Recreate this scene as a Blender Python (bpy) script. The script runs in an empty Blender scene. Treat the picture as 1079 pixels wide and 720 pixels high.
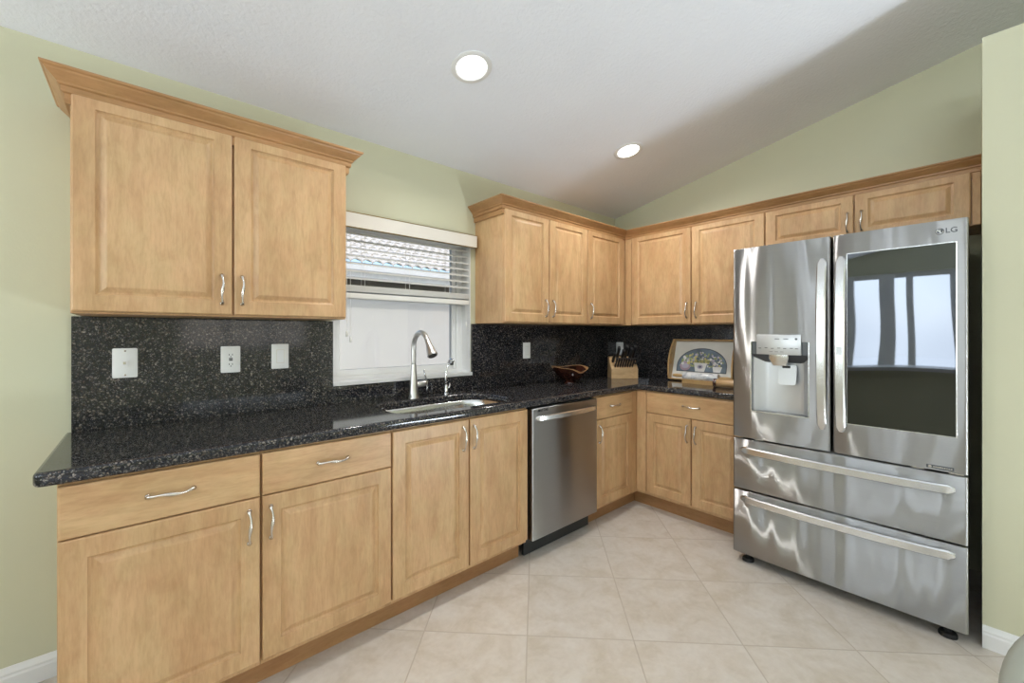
import bpy, bmesh, math, random
from mathutils import Vector, Matrix
PI = math.pi
S = bpy.context.scene
COL = S.collection
R = math.radians

# ------------------------------------------------------------------ camera
cam_d = bpy.data.cameras.new('camera'); cam = bpy.data.objects.new('camera', cam_d); COL.objects.link(cam)
cam.location = (-3.3897, -2.3207, 1.2924)
cam.rotation_euler = (R(90), 0, R(48.5202 - 90))
cam_d.sensor_width = 36; cam_d.lens = 435.706 / 1079 * 36
cam_d.shift_x = (539.5 - 538.59) / 1079; cam_d.shift_y = -(360 - 351.69) / 1079
cam_d.clip_start = .02
S.camera = cam
# ------------------------------------------------------------------ render look
S.view_settings.view_transform = 'Standard'
try: S.view_settings.look = 'None'
except Exception: pass
S.view_settings.gamma = 1; S.view_settings.use_curve_mapping = False
S.view_settings.exposure = -0.44
S.cycles.use_denoising = True
S.cycles.max_bounces = 10; S.cycles.diffuse_bounces = 5; S.cycles.glossy_bounces = 5
S.cycles.transmission_bounces = 6; S.cycles.transparent_max_bounces = 8
S.cycles.sample_clamp_indirect = 6; S.cycles.caustics_reflective = False; S.cycles.caustics_refractive = False
# ------------------------------------------------------------------ world, sun, window light, fill lamps
w = bpy.data.worlds.new('world'); S.world = w; w.use_nodes = True
nt = w.node_tree; bg = nt.nodes['Background']
sky = nt.nodes.new('ShaderNodeTexSky'); sky.sky_type = 'NISHITA'; sky.sun_disc = False
sky.sun_elevation = R(48); sky.sun_rotation = R(200); sky.dust_density = 2.0; sky.air_density = 1.0
nt.links.new(sky.outputs[0], bg.inputs[0]); bg.inputs[1].default_value = .38
sd = bpy.data.lights.new('sun', 'SUN'); sd.energy = 1.9; sd.angle = R(1.0); sd.color = (1, .95, .87)
so = bpy.data.objects.new('sun', sd); COL.objects.link(so); so.rotation_euler = (R(40), 0, R(-12))
def area(name, loc, rot, sx, sy, power, col=(1, 1, 1)):
    l = bpy.data.lights.new(name, 'AREA'); l.shape = 'RECTANGLE'; l.size = sx; l.size_y = sy; l.energy = power; l.color = col
    o = bpy.data.objects.new(name, l); COL.objects.link(o); o.location = loc; o.rotation_euler = rot
    return o
# daylight standing in the openings of the room's other windows, plus two added up-aimed fills
DAY = (.84, .94, 1.04)
area('daylight_patio_door', (-7.32, -1.42, 1.12), (R(90), 0, R(-90)), 2.1, 2.1, 150, DAY)
area('fill_up_left', (-7.1, -3.9, 1.9), (R(160), 0, R(-90)), 2.0, .5, 210, DAY)  # added fill lamp, tilted up to brighten the ceiling from the left
area('fill_up_right', (-.85, -4.2, .16), (R(145), 0, R(90)), 2.2, .3, 112, DAY)  # unseen fill added low by the side wall, no window behind it
area('daylight_garden_windows', (-1.9, -7.12, 1.45), (R(90), 0, 0), 2.0, .9, 8, DAY)
area('daylight_nook_sidelights', (-6.3, .26, 1.15), (R(-90), 0, 0), 1.5, 2.1, 120, DAY)
CAN_W = 13
def can_lamp(loc, parent=None):
    l = bpy.data.lights.new('can_lamp', 'AREA'); l.shape = 'DISK'; l.size = .13; l.energy = CAN_W; l.color = (1, .98, .95); l.spread = R(160)
    o = bpy.data.objects.new('can_lamp', l); COL.objects.link(o); o.location = loc; o.parent = parent
    return o
# ------------------------------------------------------------------ helpers
MATS = {}
class NT:
    def __init__(s, name):
        s.m = bpy.data.materials.new(name); s.m.use_nodes = True; s.t = s.m.node_tree
        s.b = s.t.nodes['Principled BSDF']; MATS[name] = s.m
    def n(s, kind, **kw):
        x = s.t.nodes.new('ShaderNode' + kind)
        for k, v in kw.items():
            if k.startswith('_'): x.inputs[k[1:].replace('_', ' ')].default_value = v
            else: setattr(x, k, v)
        return x
    def l(s, a, b): s.t.links.new(a, b)
    def coords(s, scale=(1, 1, 1), rnd=True, rot=(0, 0, 0), kind='Object'):
        tc = s.n('TexCoord'); mp = s.n('Mapping'); mp.inputs['Scale'].default_value = scale; mp.inputs['Rotation'].default_value = rot
        s.l(tc.outputs[kind], mp.inputs['Vector'])
        if rnd:
            oi = s.n('ObjectInfo'); mul = s.n('Math', operation='MULTIPLY'); mul.inputs[1].default_value = 37.0
            s.l(oi.outputs['Random'], mul.inputs[0])
            cx = s.n('CombineXYZ'); s.l(mul.outputs[0], cx.inputs[0]); s.l(mul.outputs[0], cx.inputs[1]); s.l(mul.outputs[0], cx.inputs[2])
            s.l(cx.outputs[0], mp.inputs['Location'])
        return mp.outputs[0]
    def noise(s, vec, scale, detail=3, rough=.5, dist=0):
        x = s.n('TexNoise'); x.inputs['Scale'].default_value = scale; x.inputs['Detail'].default_value = detail
        x.inputs['Roughness'].default_value = rough; x.inputs['Distortion'].default_value = dist; s.l(vec, x.inputs['Vector']); return x.outputs['Fac']
    def ramp(s, fac, stops, interp='LINEAR'):
        x = s.n('ValToRGB'); x.color_ramp.interpolation = interp; e = x.color_ramp.elements
        while len(e) < len(stops): e.new(.5)
        for i, (p, c) in enumerate(stops): e[i].position = p; e[i].color = (*c, 1)
        s.l(fac, x.inputs[0]); return x.outputs['Color']
    def mix(s, a, b, f, mode='MIX'):
        x = s.n('MixRGB', blend_type=mode)
        for i, v in ((0, f), (1, a), (2, b)):
            if hasattr(v, 'links') or hasattr(v, 'is_linked'): s.l(v, x.inputs[i])
            else: x.inputs[i].default_value = v if i == 0 else (*v, 1)
        return x.outputs[0]
    def bump(s, h, strength, dist):
        x = s.n('Bump'); x.inputs['Strength'].default_value = strength; x.inputs['Distance'].default_value = dist
        s.l(h, x.inputs['Height']); s.l(x.outputs[0], s.b.inputs['Normal'])
    def set(s, **kw):
        for k, v in kw.items():
            i = s.b.inputs[k.replace('_', ' ')]
            i.default_value = (*v, 1) if isinstance(v, tuple) and len(v) == 3 else v
def plain(name, col, rough=.5, metal=0., var=.06, spec=.5):
    t = NT(name); v = t.coords(); f = t.noise(v, 9, 3)
    c = t.ramp(f, [(.3, tuple(x * (1 - var) for x in col)), (.7, tuple(min(1, x * (1 + var)) for x in col))])
    t.l(c, t.b.inputs['Base Color']); t.set(Roughness=rough, Metallic=metal); t.b.inputs['Specular IOR Level'].default_value = spec
    return t.m

def wood(name, light, dark, scale, rough=.36):
    t = NT(name); v = t.coords(scale)
    a = t.noise(v, 5.0, 4, .55, 1.3)
    b = t.noise(v, 34.0, 5, .65, .6)
    f = t.noise(v, 150.0, 2, .6)
    v2 = t.coords(tuple(.5 + .5 * q for q in scale)); blot = t.noise(v2, 9.0, 4, .6, .8); hue = t.noise(v2, 16.0, 2)
    mid = tuple((x + y) / 2 for x, y in zip(light, dark))
    c1 = t.ramp(a, [(.28, dark), (.48, mid), (.7, light)])
    c = t.mix(c1, t.ramp(b, [(.34, (.89, .86, .81)), (.5, (.98, .97, .96)), (.66, (1.04, 1.03, 1.02))]), 1, 'MULTIPLY')
    c = t.mix(c, t.ramp(f, [(.36, (.94, .92, .89)), (.56, (1.01, 1.01, 1.01))]), 1, 'MULTIPLY')
    c = t.mix(c, t.ramp(blot, [(.32, (.91, .885, .85)), (.5, (1, 1, 1)), (.7, (1.05, 1.05, 1.05))]), 1, 'MULTIPLY')
    c = t.mix(c, t.ramp(hue, [(.35, (1.02, .98, .97)), (.65, (.99, 1.01, .98))]), 1, 'MULTIPLY')
    t.l(c, t.b.inputs['Base Color']); t.set(Roughness=rough)
    t.b.inputs['Specular IOR Level'].default_value = .45
    return t.m
ML, MD = (.615, .41, .225), (.49, .296, .147)
wood('maple_vertical', ML, MD, (1, 1, .16))
wood('maple_horizontal', ML, MD, (.16, 1, 1))
wood('maple_trim', (.47, .265, .12), (.33, .175, .072), (.2, .2, 1))
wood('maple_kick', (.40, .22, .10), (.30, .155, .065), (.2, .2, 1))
wood('block_wood', (.66, .45, .25), (.50, .32, .16), (.3, 1, 1))
wood('tray_wood', (.55, .37, .17), (.42, .26, .11), (.3, .3, 1))
wood('bowl_dark', (.075, .022, .012), (.018, .006, .005), (1, 1, .5), .16)
wood('bowl_sapwood', (.50, .29, .13), (.36, .19, .08), (1, 1, 1), .3)
plain('cabinet_inside', (.05, .035, .025), .8)

def granite():
    t = NT('granite'); v = t.coords((1, 1, 1), False)
    def vor(sc):
        x = t.n('TexVoronoi'); x.inputs['Scale'].default_value = sc; t.l(v, x.inputs['Vector'])
        sp = t.n('SeparateColor'); t.l(x.outputs['Color'], sp.inputs[0]); return sp.outputs[0]
    a = t.ramp(vor(185), [(0, (.005, .006, .010)), (.54, (.012, .014, .021)), (.72, (.042, .040, .042)), (.85, (.10, .076, .056)), (.935, (.28, .24, .20))], 'CONSTANT')
    b = t.ramp(vor(400), [(0, (.006, .007, .011)), (.70, (.028, .033, .044)), (.84, (.12, .11, .10)), (.94, (.36, .34, .32))], 'CONSTANT')
    c = t.mix(a, b, .45)
    t.l(c, t.b.inputs['Base Color']); t.set(Roughness=.08, IOR=1.52)
granite()

def tile():
    t = NT('floor_tile'); tc = t.n('TexCoord')
    mp = t.n('Mapping'); mp.inputs['Rotation'].default_value = (0, 0, R(-45)); t.l(tc.outputs['Object'], mp.inputs['Vector'])
    # after the turn: x' = (x+y)/sqrt2 = p ; y' = (y-x)/sqrt2 = -q
    sep = t.n('SeparateXYZ'); t.l(mp.outputs[0], sep.inputs[0])
    P = .4475
    def cell(sock, off):
        a = t.n('Math', operation='ADD'); a.inputs[1].default_value = off; t.l(sock, a.inputs[0])
        d = t.n('Math', operation='DIVIDE'); d.inputs[1].default_value = P; t.l(a.outputs[0], d.inputs[0])
        fl = t.n('Math', operation='FLOOR'); t.l(d.outputs[0], fl.inputs[0])
        fr = t.n('Math', operation='FRACT'); t.l(d.outputs[0], fr.inputs[0])
        s1 = t.n('Math', operation='SUBTRACT'); s1.inputs[1].default_value = .5; t.l(fr.outputs[0], s1.inputs[0])
        ab = t.n('Math', operation='ABSOLUTE'); t.l(s1.outputs[0], ab.inputs[0])
        return fl.outputs[0], ab.outputs[0]
    i, di = cell(sep.outputs[0], 1.82); j, dj = cell(sep.outputs[1], -.348)
    mx = t.n('Math', operation='MAXIMUM'); t.l(di, mx.inputs[0]); t.l(dj, mx.inputs[1])
    g = t.n('MapRange'); g.inputs[1].default_value = .4925; g.inputs[2].default_value = .496; t.l(mx.outputs[0], g.inputs[0])
    cb = t.n('CombineXYZ'); t.l(i, cb.inputs[0]); t.l(j, cb.inputs[1])
    wn = t.n('TexWhiteNoise', noise_dimensions='3D'); t.l(cb.outputs[0], wn.inputs['Vector'])
    sc = t.n('VectorMath', operation='SCALE'); sc.inputs['Scale'].default_value = 13; t.l(wn.outputs['Color'], sc.inputs[0])
    ad = t.n('VectorMath', operation='ADD'); t.l(tc.outputs['Object'], ad.inputs[0]); t.l(sc.outputs[0], ad.inputs[1])
    f1 = t.noise(ad.outputs[0], 7, 6, .62, .5); f2 = t.noise(ad.outputs[0], 38, 3, .6)
    c = t.ramp(f1, [(.34, (.57, .50, .41)), (.5, (.635, .57, .495)), (.66, (.675, .62, .555))])
    c = t.mix(c, t.ramp(f2, [(.35, (.95, .945, .94)), (.6, (1, 1, 1))]), 1, 'MULTIPLY')
    tone = t.n('MapRange'); tone.inputs[3].default_value = .96; tone.inputs[4].default_value = 1.02; t.l(wn.outputs['Value'], tone.inputs[0])
    tcx = t.n('CombineXYZ'); [t.l(tone.outputs[0], tcx.inputs[k]) for k in range(3)]
    c = t.mix(c, tcx.outputs[0], 1, 'MULTIPLY')
    c = t.mix(c, (.51, .445, .37), g.outputs[0])
    t.l(c, t.b.inputs['Base Color']); t.set(Roughness=.26)
    inv = t.n('Math', operation='SUBTRACT'); inv.inputs[0].default_value = 1; t.l(g.outputs[0], inv.inputs[1])
    t.bump(inv.outputs[0], .5, .0015)
tile()

def paint(name, col, scale, strength, dist, rough=.6):
    t = NT(name); v = t.coords((1, 1, 1), False)
    f = t.noise(v, 3, 2); c = t.ramp(f, [(.3, tuple(x * .985 for x in col)), (.7, tuple(x * 1.01 for x in col))])
    t.l(c, t.b.inputs['Base Color']); t.set(Roughness=rough); t.b.inputs['Specular IOR Level'].default_value = .3
    h = t.noise(v, scale, 3, .55, .3); t.bump(h, strength, dist)
paint('wall_green', (.61, .60, .435), 120, .15, .002)
paint('ceiling_white', (.86, .88, .935), 55, .5, .006, .85)
paint('stucco', (.62, .60, .56), 60, .9, .01, .9)
plain('white_paint', (.80, .80, .79), .35, var=.01)
plain('white_plastic', (.82, .82, .80), .3, var=.01)
plain('blind_white', (.80, .79, .75), .35, var=.015)
plain('valance_white', (.74, .70, .63), .4, var=.02)
plain('brass_strip', (.30, .2, .06), .35, .9)
plain('black_plastic', (.012, .012, .013), .4)
plain('dark_case', (.02, .022, .022), .45)
plain('rubber', (.01, .01, .01), .7)
plain('nickel', (.66, .63, .58), .26, 1.0, var=.03)
plain('chrome', (.75, .75, .76), .12, 1.0, var=.01)
plain('brushed_nickel', (.60, .59, .57), .3, 1.0, var=.03)
plain('grey_fabric', (.36, .37, .32), .9, var=.08, spec=.2)
plain('grey_leg', (.12, .12, .11), .5)
plain('roof_tile', (.74, .70, .64), .8, var=.12)
plain('fascia', (.70, .69, .66), .6)
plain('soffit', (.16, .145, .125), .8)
plain('patio_roof', (.035, .035, .036), .8)
plain('ground', (.28, .27, .22), .9, var=.2)
plain('leaf', (.06, .10, .04), .7, var=.4)
plain('picture_cream', (.68, .67, .62), .25, var=.06)
plain('picture_line', (.04, .05, .07), .4)
plain('picture_blue', (.13, .18, .23), .3, var=.35)
plain('picture_green', (.30, .36, .16), .4, var=.3)
plain('picture_yellow', (.62, .56, .22), .4, var=.2)
plain('picture_lilac', (.50, .47, .58), .4, var=.2)
plain('picture_white', (.78, .78, .76), .4, var=.1)
plain('picture_mauve', (.42, .30, .36), .4, var=.2)
plain('red_dot', (.45, .05, .03), .4)
def marble():
    t = NT('marble'); v = t.coords((1, 1, 1)); f = t.noise(v, 14, 6, .6, 1.2)
    t.l(t.ramp(f, [(.36, (.42, .43, .46)), (.5, (.72, .72, .72)), (.7, (.84, .83, .81))]), t.b.inputs['Base Color']); t.set(Roughness=.15)
marble()
def steel(name, col, rough, aniso, wav, sx):
    # horizontally brushed sheet: reflections stay sharp sideways and smear up and down
    t = NT(name); v = t.coords((1.2, 1, 260), False); f = t.noise(v, 3, 2)
    out = t.t.nodes['Material Output']; g = t.n('BsdfAnisotropic', distribution='GGX')
    g.inputs['Roughness'].default_value = rough; g.inputs['Anisotropy'].default_value = aniso
    t.l(t.ramp(f, [(.3, tuple(x * .95 for x in col)), (.7, col)]), g.inputs['Color'])
    tg = t.n('Tangent', direction_type='RADIAL', axis='Z'); t.l(tg.outputs[0], g.inputs['Tangent'])
    v3 = t.coords((1, 1, .035), False); h = t.noise(v3, sx, 1, .4)
    b = t.n('Bump'); b.inputs['Strength'].default_value = 1.0; b.inputs['Distance'].default_value = wav
    t.l(h, b.inputs['Height']); t.l(b.outputs[0], g.inputs['Normal'])
    t.l(g.outputs[0], out.inputs['Surface'])
    return t.m
steel('fridge_steel', (.49, .485, .48), .32, .84, .012, 9.0)
steel('washer_steel', (.50, .50, .505), .34, .75, .003, 3.0)
plain('handle_steel', (.72, .72, .72), .25, 1.0, var=.02)
plain('sink_steel', (.72, .72, .72), .22, 1.0, var=.02)
plain('dispenser_grey', (.60, .61, .62), .35, .6, var=.02)
plain('dispenser_dark', (.10, .105, .11), .35, .4, var=.03)
def mirror_glass():
    t = NT('door_glass'); v = t.coords((1, 1, 1), False)
    f = t.noise(v, 3.0, 1); t.l(t.ramp(f, [(.3, (.085, .09, .10)), (.7, (.10, .105, .115))]), t.b.inputs['Base Color'])
    t.set(Roughness=.02, Metallic=1.0); h = t.noise(v, 2.6, 0); t.bump(h, 1.0, .0025)
mirror_glass()
def pane():
    t = NT('window_glass'); out = t.t.nodes['Material Output']
    tr = t.n('BsdfTransparent'); tr.inputs[0].default_value = (.96, .97, .97, 1)
    gl = t.n('BsdfGlossy'); gl.inputs['Roughness'].default_value = .01
    fr = t.n('Fresnel'); fr.inputs[0].default_value = 1.45
    mx = t.n('MixShader'); t.l(fr.outputs[0], mx.inputs[0]); t.l(tr.outputs[0], mx.inputs[1]); t.l(gl.outputs[0], mx.inputs[2])
    t.l(mx.outputs[0], out.inputs['Surface'])
pane()
def lamp_mat():
    t = NT('lamp_glow'); t.set(Base_Color=(1, 1, 1)); t.b.inputs['Emission Color'].default_value = (1, .97, .92, 1)
    t.b.inputs['Emission Strength'].default_value = 9.0
lamp_mat()
M = MATS

def link(name, me, mat=None, parent=None, loc=(0, 0, 0), rot=(0, 0, 0)):
    o = bpy.data.objects.new(name, me); COL.objects.link(o)
    if mat is not None:
        for m in (mat if isinstance(mat, (list, tuple)) else [mat]): me.materials.append(M[m])
    if parent: o.parent = parent
    o.location = loc; o.rotation_euler = rot
    return o
def obj(name, bm, mat, parent=None, loc=(0, 0, 0), rot=(0, 0, 0), smooth=False, angle=None):
    bmesh.ops.recalc_face_normals(bm, faces=bm.faces[:])
    me = bpy.data.meshes.new(name); bm.to_mesh(me); bm.free()
    if smooth or angle:
        for p in me.polygons: p.use_smooth = True
        if angle: me.set_sharp_from_angle(angle=R(angle))
    return link(name, me, mat, parent, loc, rot)
def tag(o, label, cat, group=None):
    o['label'] = label; o['category'] = cat
    if group: o['group'] = group
    return o
def struct(o): o['kind'] = 'structure'; return o
def thing(name, label, cat, loc=(0, 0, 0), rz=0, group=None):
    o = bpy.data.objects.new(name, None); COL.objects.link(o); o.location = loc; o.rotation_euler = (0, 0, rz)
    o.empty_display_size = .05
    return tag(o, label, cat, group)
def B(): return bmesh.new()
def box(bm, x0, x1, y0, y1, z0, z1, bev=0, seg=2, mi=0):
    t = bmesh.new(); bmesh.ops.create_cube(t, size=1)
    for v in t.verts: v.co = Vector((x0 + (v.co.x + .5) * (x1 - x0), y0 + (v.co.y + .5) * (y1 - y0), z0 + (v.co.z + .5) * (z1 - z0)))
    if bev: bmesh.ops.bevel(t, geom=t.edges[:], offset=bev, segments=seg, profile=.5, affect='EDGES')
    for f in t.faces: f.material_index = mi
    merge(bm, t); return bm
def merge(bm, t, mat=None):
    me = bpy.data.meshes.new('tmp')
    if mat is not None: bmesh.ops.transform(t, matrix=mat, verts=t.verts)
    t.to_mesh(me); t.free(); bm.from_mesh(me); bpy.data.meshes.remove(me)
def loft(bm, rings, cap0=True, cap1=True, closed=True, mi=0):
    vs = [[bm.verts.new(p) for p in r] for r in rings]; n = len(vs[0])
    for a, b in zip(vs, vs[1:]):
        for i in range(n if closed else n - 1):
            f = bm.faces.new((a[i], a[(i + 1) % n], b[(i + 1) % n], b[i])); f.material_index = mi
    if cap0: bm.faces.new(vs[0][::-1]).material_index = mi
    if cap1: bm.faces.new(vs[-1]).material_index = mi
    return vs
def lathe(bm, prof, c=(0, 0, 0), n=32, mi=0, cap0=True, cap1=True, axis='Z'):
    rings = []
    for r, z in prof:
        ring = []
        for i in range(n):
            a = 2 * PI * i / n; p = (r * math.cos(a), r * math.sin(a), z)
            if axis == 'Y': p = (p[0], z, p[1])
            if axis == 'X': p = (z, p[0], p[1])
            ring.append((c[0] + p[0], c[1] + p[1], c[2] + p[2]))
        rings.append(ring)
    loft(bm, rings, cap0, cap1, mi=mi); return bm
def tube(bm, pts, rad, n=12, flat=1.0, mi=0, up=None):
    pts = [Vector(p) for p in pts]; rings = []
    rad = rad if isinstance(rad, (list, tuple)) else [rad] * len(pts)
    t = (pts[1] - pts[0]).normalized(); u = Vector(up) if up else (Vector((0, 0, 1)) if abs(t.z) < .9 else Vector((1, 0, 0)))
    for i, p in enumerate(pts):
        t = ((pts[min(i + 1, len(pts) - 1)] - pts[max(i - 1, 0)])).normalized()
        s = t.cross(u).normalized(); u = s.cross(t).normalized()
        rings.append([p + (s * math.cos(2 * PI * k / n) + u * math.sin(2 * PI * k / n) * flat) * rad[i] for k in range(n)])
    loft(bm, rings, mi=mi); return bm
def prism(bm, poly, axis, a, b, mi=0):
    def P(q, t): return (t, q[0], q[1]) if axis == 'X' else ((q[0], t, q[1]) if axis == 'Y' else (q[0], q[1], t))
    loft(bm, [[P(q, a) for q in poly], [P(q, b) for q in poly]], mi=mi); return bm
def rrect(x0, x1, y0, y1, r, n=8):
    out = []
    for cx, cy, a0 in ((x1 - r, y1 - r, 0), (x0 + r, y1 - r, 90), (x0 + r, y0 + r, 180), (x1 - r, y0 + r, 270)):
        for k in range(n + 1):
            a = R(a0 + 90 * k / n); out.append((cx + r * math.cos(a), cy + r * math.sin(a)))
    return out
def sweep(bm, path, prof, mi=0):
    """profile (outward, z) along a plan polyline; outward is to the right of travel; mitred corners"""
    path = [Vector((p[0], p[1])) for p in path]; rings = []
    for i, p in enumerate(path):
        d0 = (p - path[i - 1]).normalized() if i else None
        d1 = (path[i + 1] - p).normalized() if i < len(path) - 1 else None
        d0 = d0 or d1; d1 = d1 or d0
        n0 = Vector((d0.y, -d0.x)); n1 = Vector((d1.y, -d1.x)); m = (n0 + n1); m = m / max(1e-6, (1 + n0.dot(n1)))
        rings.append([(p.x + m.x * o, p.y + m.y * o, z) for o, z in prof])
    loft(bm, rings, mi=mi); return bm
def round_poly(pts, rs, n=6):
    out = []
    for i, p in enumerate(pts):
        p = Vector(p); a = Vector(pts[i - 1]); b = Vector(pts[(i + 1) % len(pts)]); r = rs[i]
        if r == 0: out.append((p.x, p.y)); continue
        da, db = (a - p).normalized(), (b - p).normalized(); c = p + (da + db) * r
        s, e = p + da * r, p + db * r
        for k in range(n + 1):
            t_ = k / n; q = (1 - t_) ** 2 * s + 2 * t_ * (1 - t_) * p + t_ * t_ * e; out.append((q.x, q.y))
    return out
def text_mesh(body, size, ext=.0006, bold=0.0, shear=0.0):
    c = bpy.data.curves.new('lettering', 'FONT'); c.body = body; c.size = size; c.extrude = ext; c.offset = bold; c.shear = shear
    c.align_x = 'CENTER'; c.align_y = 'CENTER'
    o = bpy.data.objects.new('lettering', c); COL.objects.link(o)
    bpy.context.view_layer.update()
    me = bpy.data.meshes.new_from_object(o.evaluated_get(bpy.context.evaluated_depsgraph_get()))
    bpy.data.objects.remove(o); bpy.data.curves.remove(c); return me
def cut(o, cutters):
    """subtract the bmeshes in `cutters` from object o (local coordinates of o)"""
    tmp = []
    for bm in cutters:
        bmesh.ops.recalc_face_normals(bm, faces=bm.faces[:])
        me = bpy.data.meshes.new('cutter'); bm.to_mesh(me); bm.free(); c = bpy.data.objects.new('cutter', me); COL.objects.link(c)
        c.matrix_world = o.matrix_world; tmp.append(c)
        md = o.modifiers.new('cut', 'BOOLEAN'); md.operation = 'DIFFERENCE'; md.object = c; md.solver = 'EXACT'
    par = o.parent; mb = o.matrix_basis.copy(); o.parent = None; o.matrix_basis = Matrix.Identity(4)
    for c in tmp: c.matrix_basis = Matrix.Identity(4)
    bpy.context.view_layer.update()
    me = bpy.data.meshes.new_from_object(o.evaluated_get(bpy.context.evaluated_depsgraph_get()))
    o.modifiers.clear(); old = o.data; o.data = me; me.name = o.name
    o.parent = par; o.matrix_basis = mb
    for c in tmp: m_ = c.data; bpy.data.objects.remove(c); bpy.data.meshes.remove(m_)
    bpy.data.meshes.remove(old)

# ------------------------------------------------------------------ setting
SL, ZC = .2019, 2.395
RX, RY, RIDGE = -7.2, -7.0, -4.0
def zc(y): return ZC - SL * max(y, RIDGE)
struct(obj('floor', box(B(), RX - .2, .2, RY - .2, .2, -.1, 0), 'floor_tile'))
bm = B(); prism(bm, [(.3, zc(0) - SL * .3), (RIDGE, zc(RIDGE)), (RY - .3, zc(RIDGE)), (RY - .3, zc(RIDGE) + .15), (RIDGE, zc(RIDGE) + .15), (.3, zc(0) - SL * .3 + .15)], 'X', RX - .3, .3)
ceil = struct(obj('ceiling', bm, 'ceiling_white'))
# window wall, y = 0 .. 0.2, opening for the window
WX0, WX1, WZ0, WZ1 = -2.634, -1.71, 1.012, 1.93
H0 = ZC
bm = B()
box(bm, RX - .2, -6.95, 0, .2, 0, H0); box(bm, -6.6, -6.05, 0, .2, 0, H0); box(bm, -5.7, WX0, 0, .2, 0, H0); box(bm, -6.95, -6.6, 0, .2, 0, .1); box(bm, -6.05, -5.7, 0, .2, 0, .1); box(bm, -6.95, -6.6, 0, .2, 2.2, H0); box(bm, -6.05, -5.7, 0, .2, 2.2, H0)
box(bm, WX1, .2, 0, .2, 0, H0)
box(bm, WX0, WX1, 0, .2, 0, WZ0); box(bm, WX0, WX1, 0, .2, WZ1, H0)
struct(obj('wall_window', bm, 'wall_green'))
# fridge wall x = 0 and its gable, wall end beside the fridge
def gable(bm, x0, x1, y0, y1, z0=0):
    pts = [(y0, z0), (y1, z0), (y1, zc(y1))]
    if y0 < RIDGE < y1: pts.append((RIDGE, zc(RIDGE)))
    pts.append((y0, zc(y0))); prism(bm, pts, 'X', x0, x1)
bm = B(); gable(bm, 0, .2, RY, 0); struct(obj('wall_right', bm, 'wall_green'))
STX, STY, STZ = -.794, -2.33, 2.518
bm = B(); box(bm, STX, 0, -3.05, STY, 0, STZ); box(bm, STX, 0, RY, -5.35, 0, STZ); box(bm, STX, 0, -5.35, -3.05, 2.2, STZ); struct(obj('wall_fridge_side', bm, 'wall_green'))
# far side of the room, behind the camera: patio opening in the left wall, garden windows in the rear wall
bm = B()
box(bm, RX - .2, RX, RY, -4.9, 0, 3.3); box(bm, RX - .2, RX, -2.9, -2.5, 0, 3.3); box(bm, RX - .2, RX, -4.9, -2.9, 2.3, 3.3)
box(bm, RX - .2, RX, -.35, .2, 0, 2.6); gable(bm, RX - .2, RX, -2.5, -.35, 2.22)
struct(obj('wall_left', bm, 'wall_green'))
bm = B()
box(bm, RX, -6.9, RY - .2, RY, 0, 3.25); box(bm, -4.5, -2.95, RY - .2, RY, 0, 3.25); box(bm, -6.9, -4.5, RY - .2, RY, 2.3, 3.25); box(bm, -.85, 0, RY - .2, RY, 0, 3.25); box(bm, -2.95, -.85, RY - .2, RY, 1.9, 3.25); box(bm, -2.95, -.85, RY - .2, RY, 0, 1.0)
struct(obj('wall_front', bm, 'wall_green'))
bm = B()
for i in range(4):
    x = -2.95 + 2.1 * i / 3; box(bm, x - .04, x + .04, RY - .1, RY - .03, 1.0, 1.9)
for z in (1.0, 1.45, 1.9): box(bm, -2.95, -.85, RY - .095, RY - .035, z - .04, z + .04)
struct(obj('window_2', bm, 'white_paint'))
bm = B()
for y0, y1 in ((-2.5, -2.08), (-1.64, -1.56), (-1.42, -1.24), (-.93, -.62), (-.42, -.35)): box(bm, RX - .14, RX - .04, y0, y1, 0, 2.22)
box(bm, RX - .115, RX - .065, -2.5, -.35, 0, .1); box(bm, RX - .115, RX - .065, -2.5, -.35, 2.14, 2.22)
struct(obj('door_1', bm, 'white_paint'))
# what lies beyond the patio door: covered patio, garden
struct(obj('ground', box(B(), -30, 25, -25, 25, -.3, -.12), 'ground'))
struct(obj('patio_roof', box(B(), -10.2, RX - .2, -4.5, 1.5, 2.45, 2.6), 'patio_roof'))

struct(obj('wall_breakfast_bar', box(B(), -5.26, -5.12, -2.75, -.45, 0, .84), 'wall_green'))
bm = B(); prism(bm, round_poly([(-5.42, -2.85), (-4.98, -2.85), (-4.98, -.40), (-5.42, -.40)], [.1, .1, .1, .1]), 'Z', .84, .88)
struct(obj('trim_bar_top', bm, 'white_paint'))
def baseboard(name, path):
    struct(obj(name, sweep(B(), path, [(0, 0), (.014, 0), (.014, .055), (.011, .062), (.011, .07), (.006, .082), (.003, .09), (0, .09)]), 'white_paint'))
baseboard('baseboard_window', [(RX, 0), (-3.576, 0)])
baseboard('baseboard_right', [(STX, STY), (STX, -3.05)])

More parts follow.
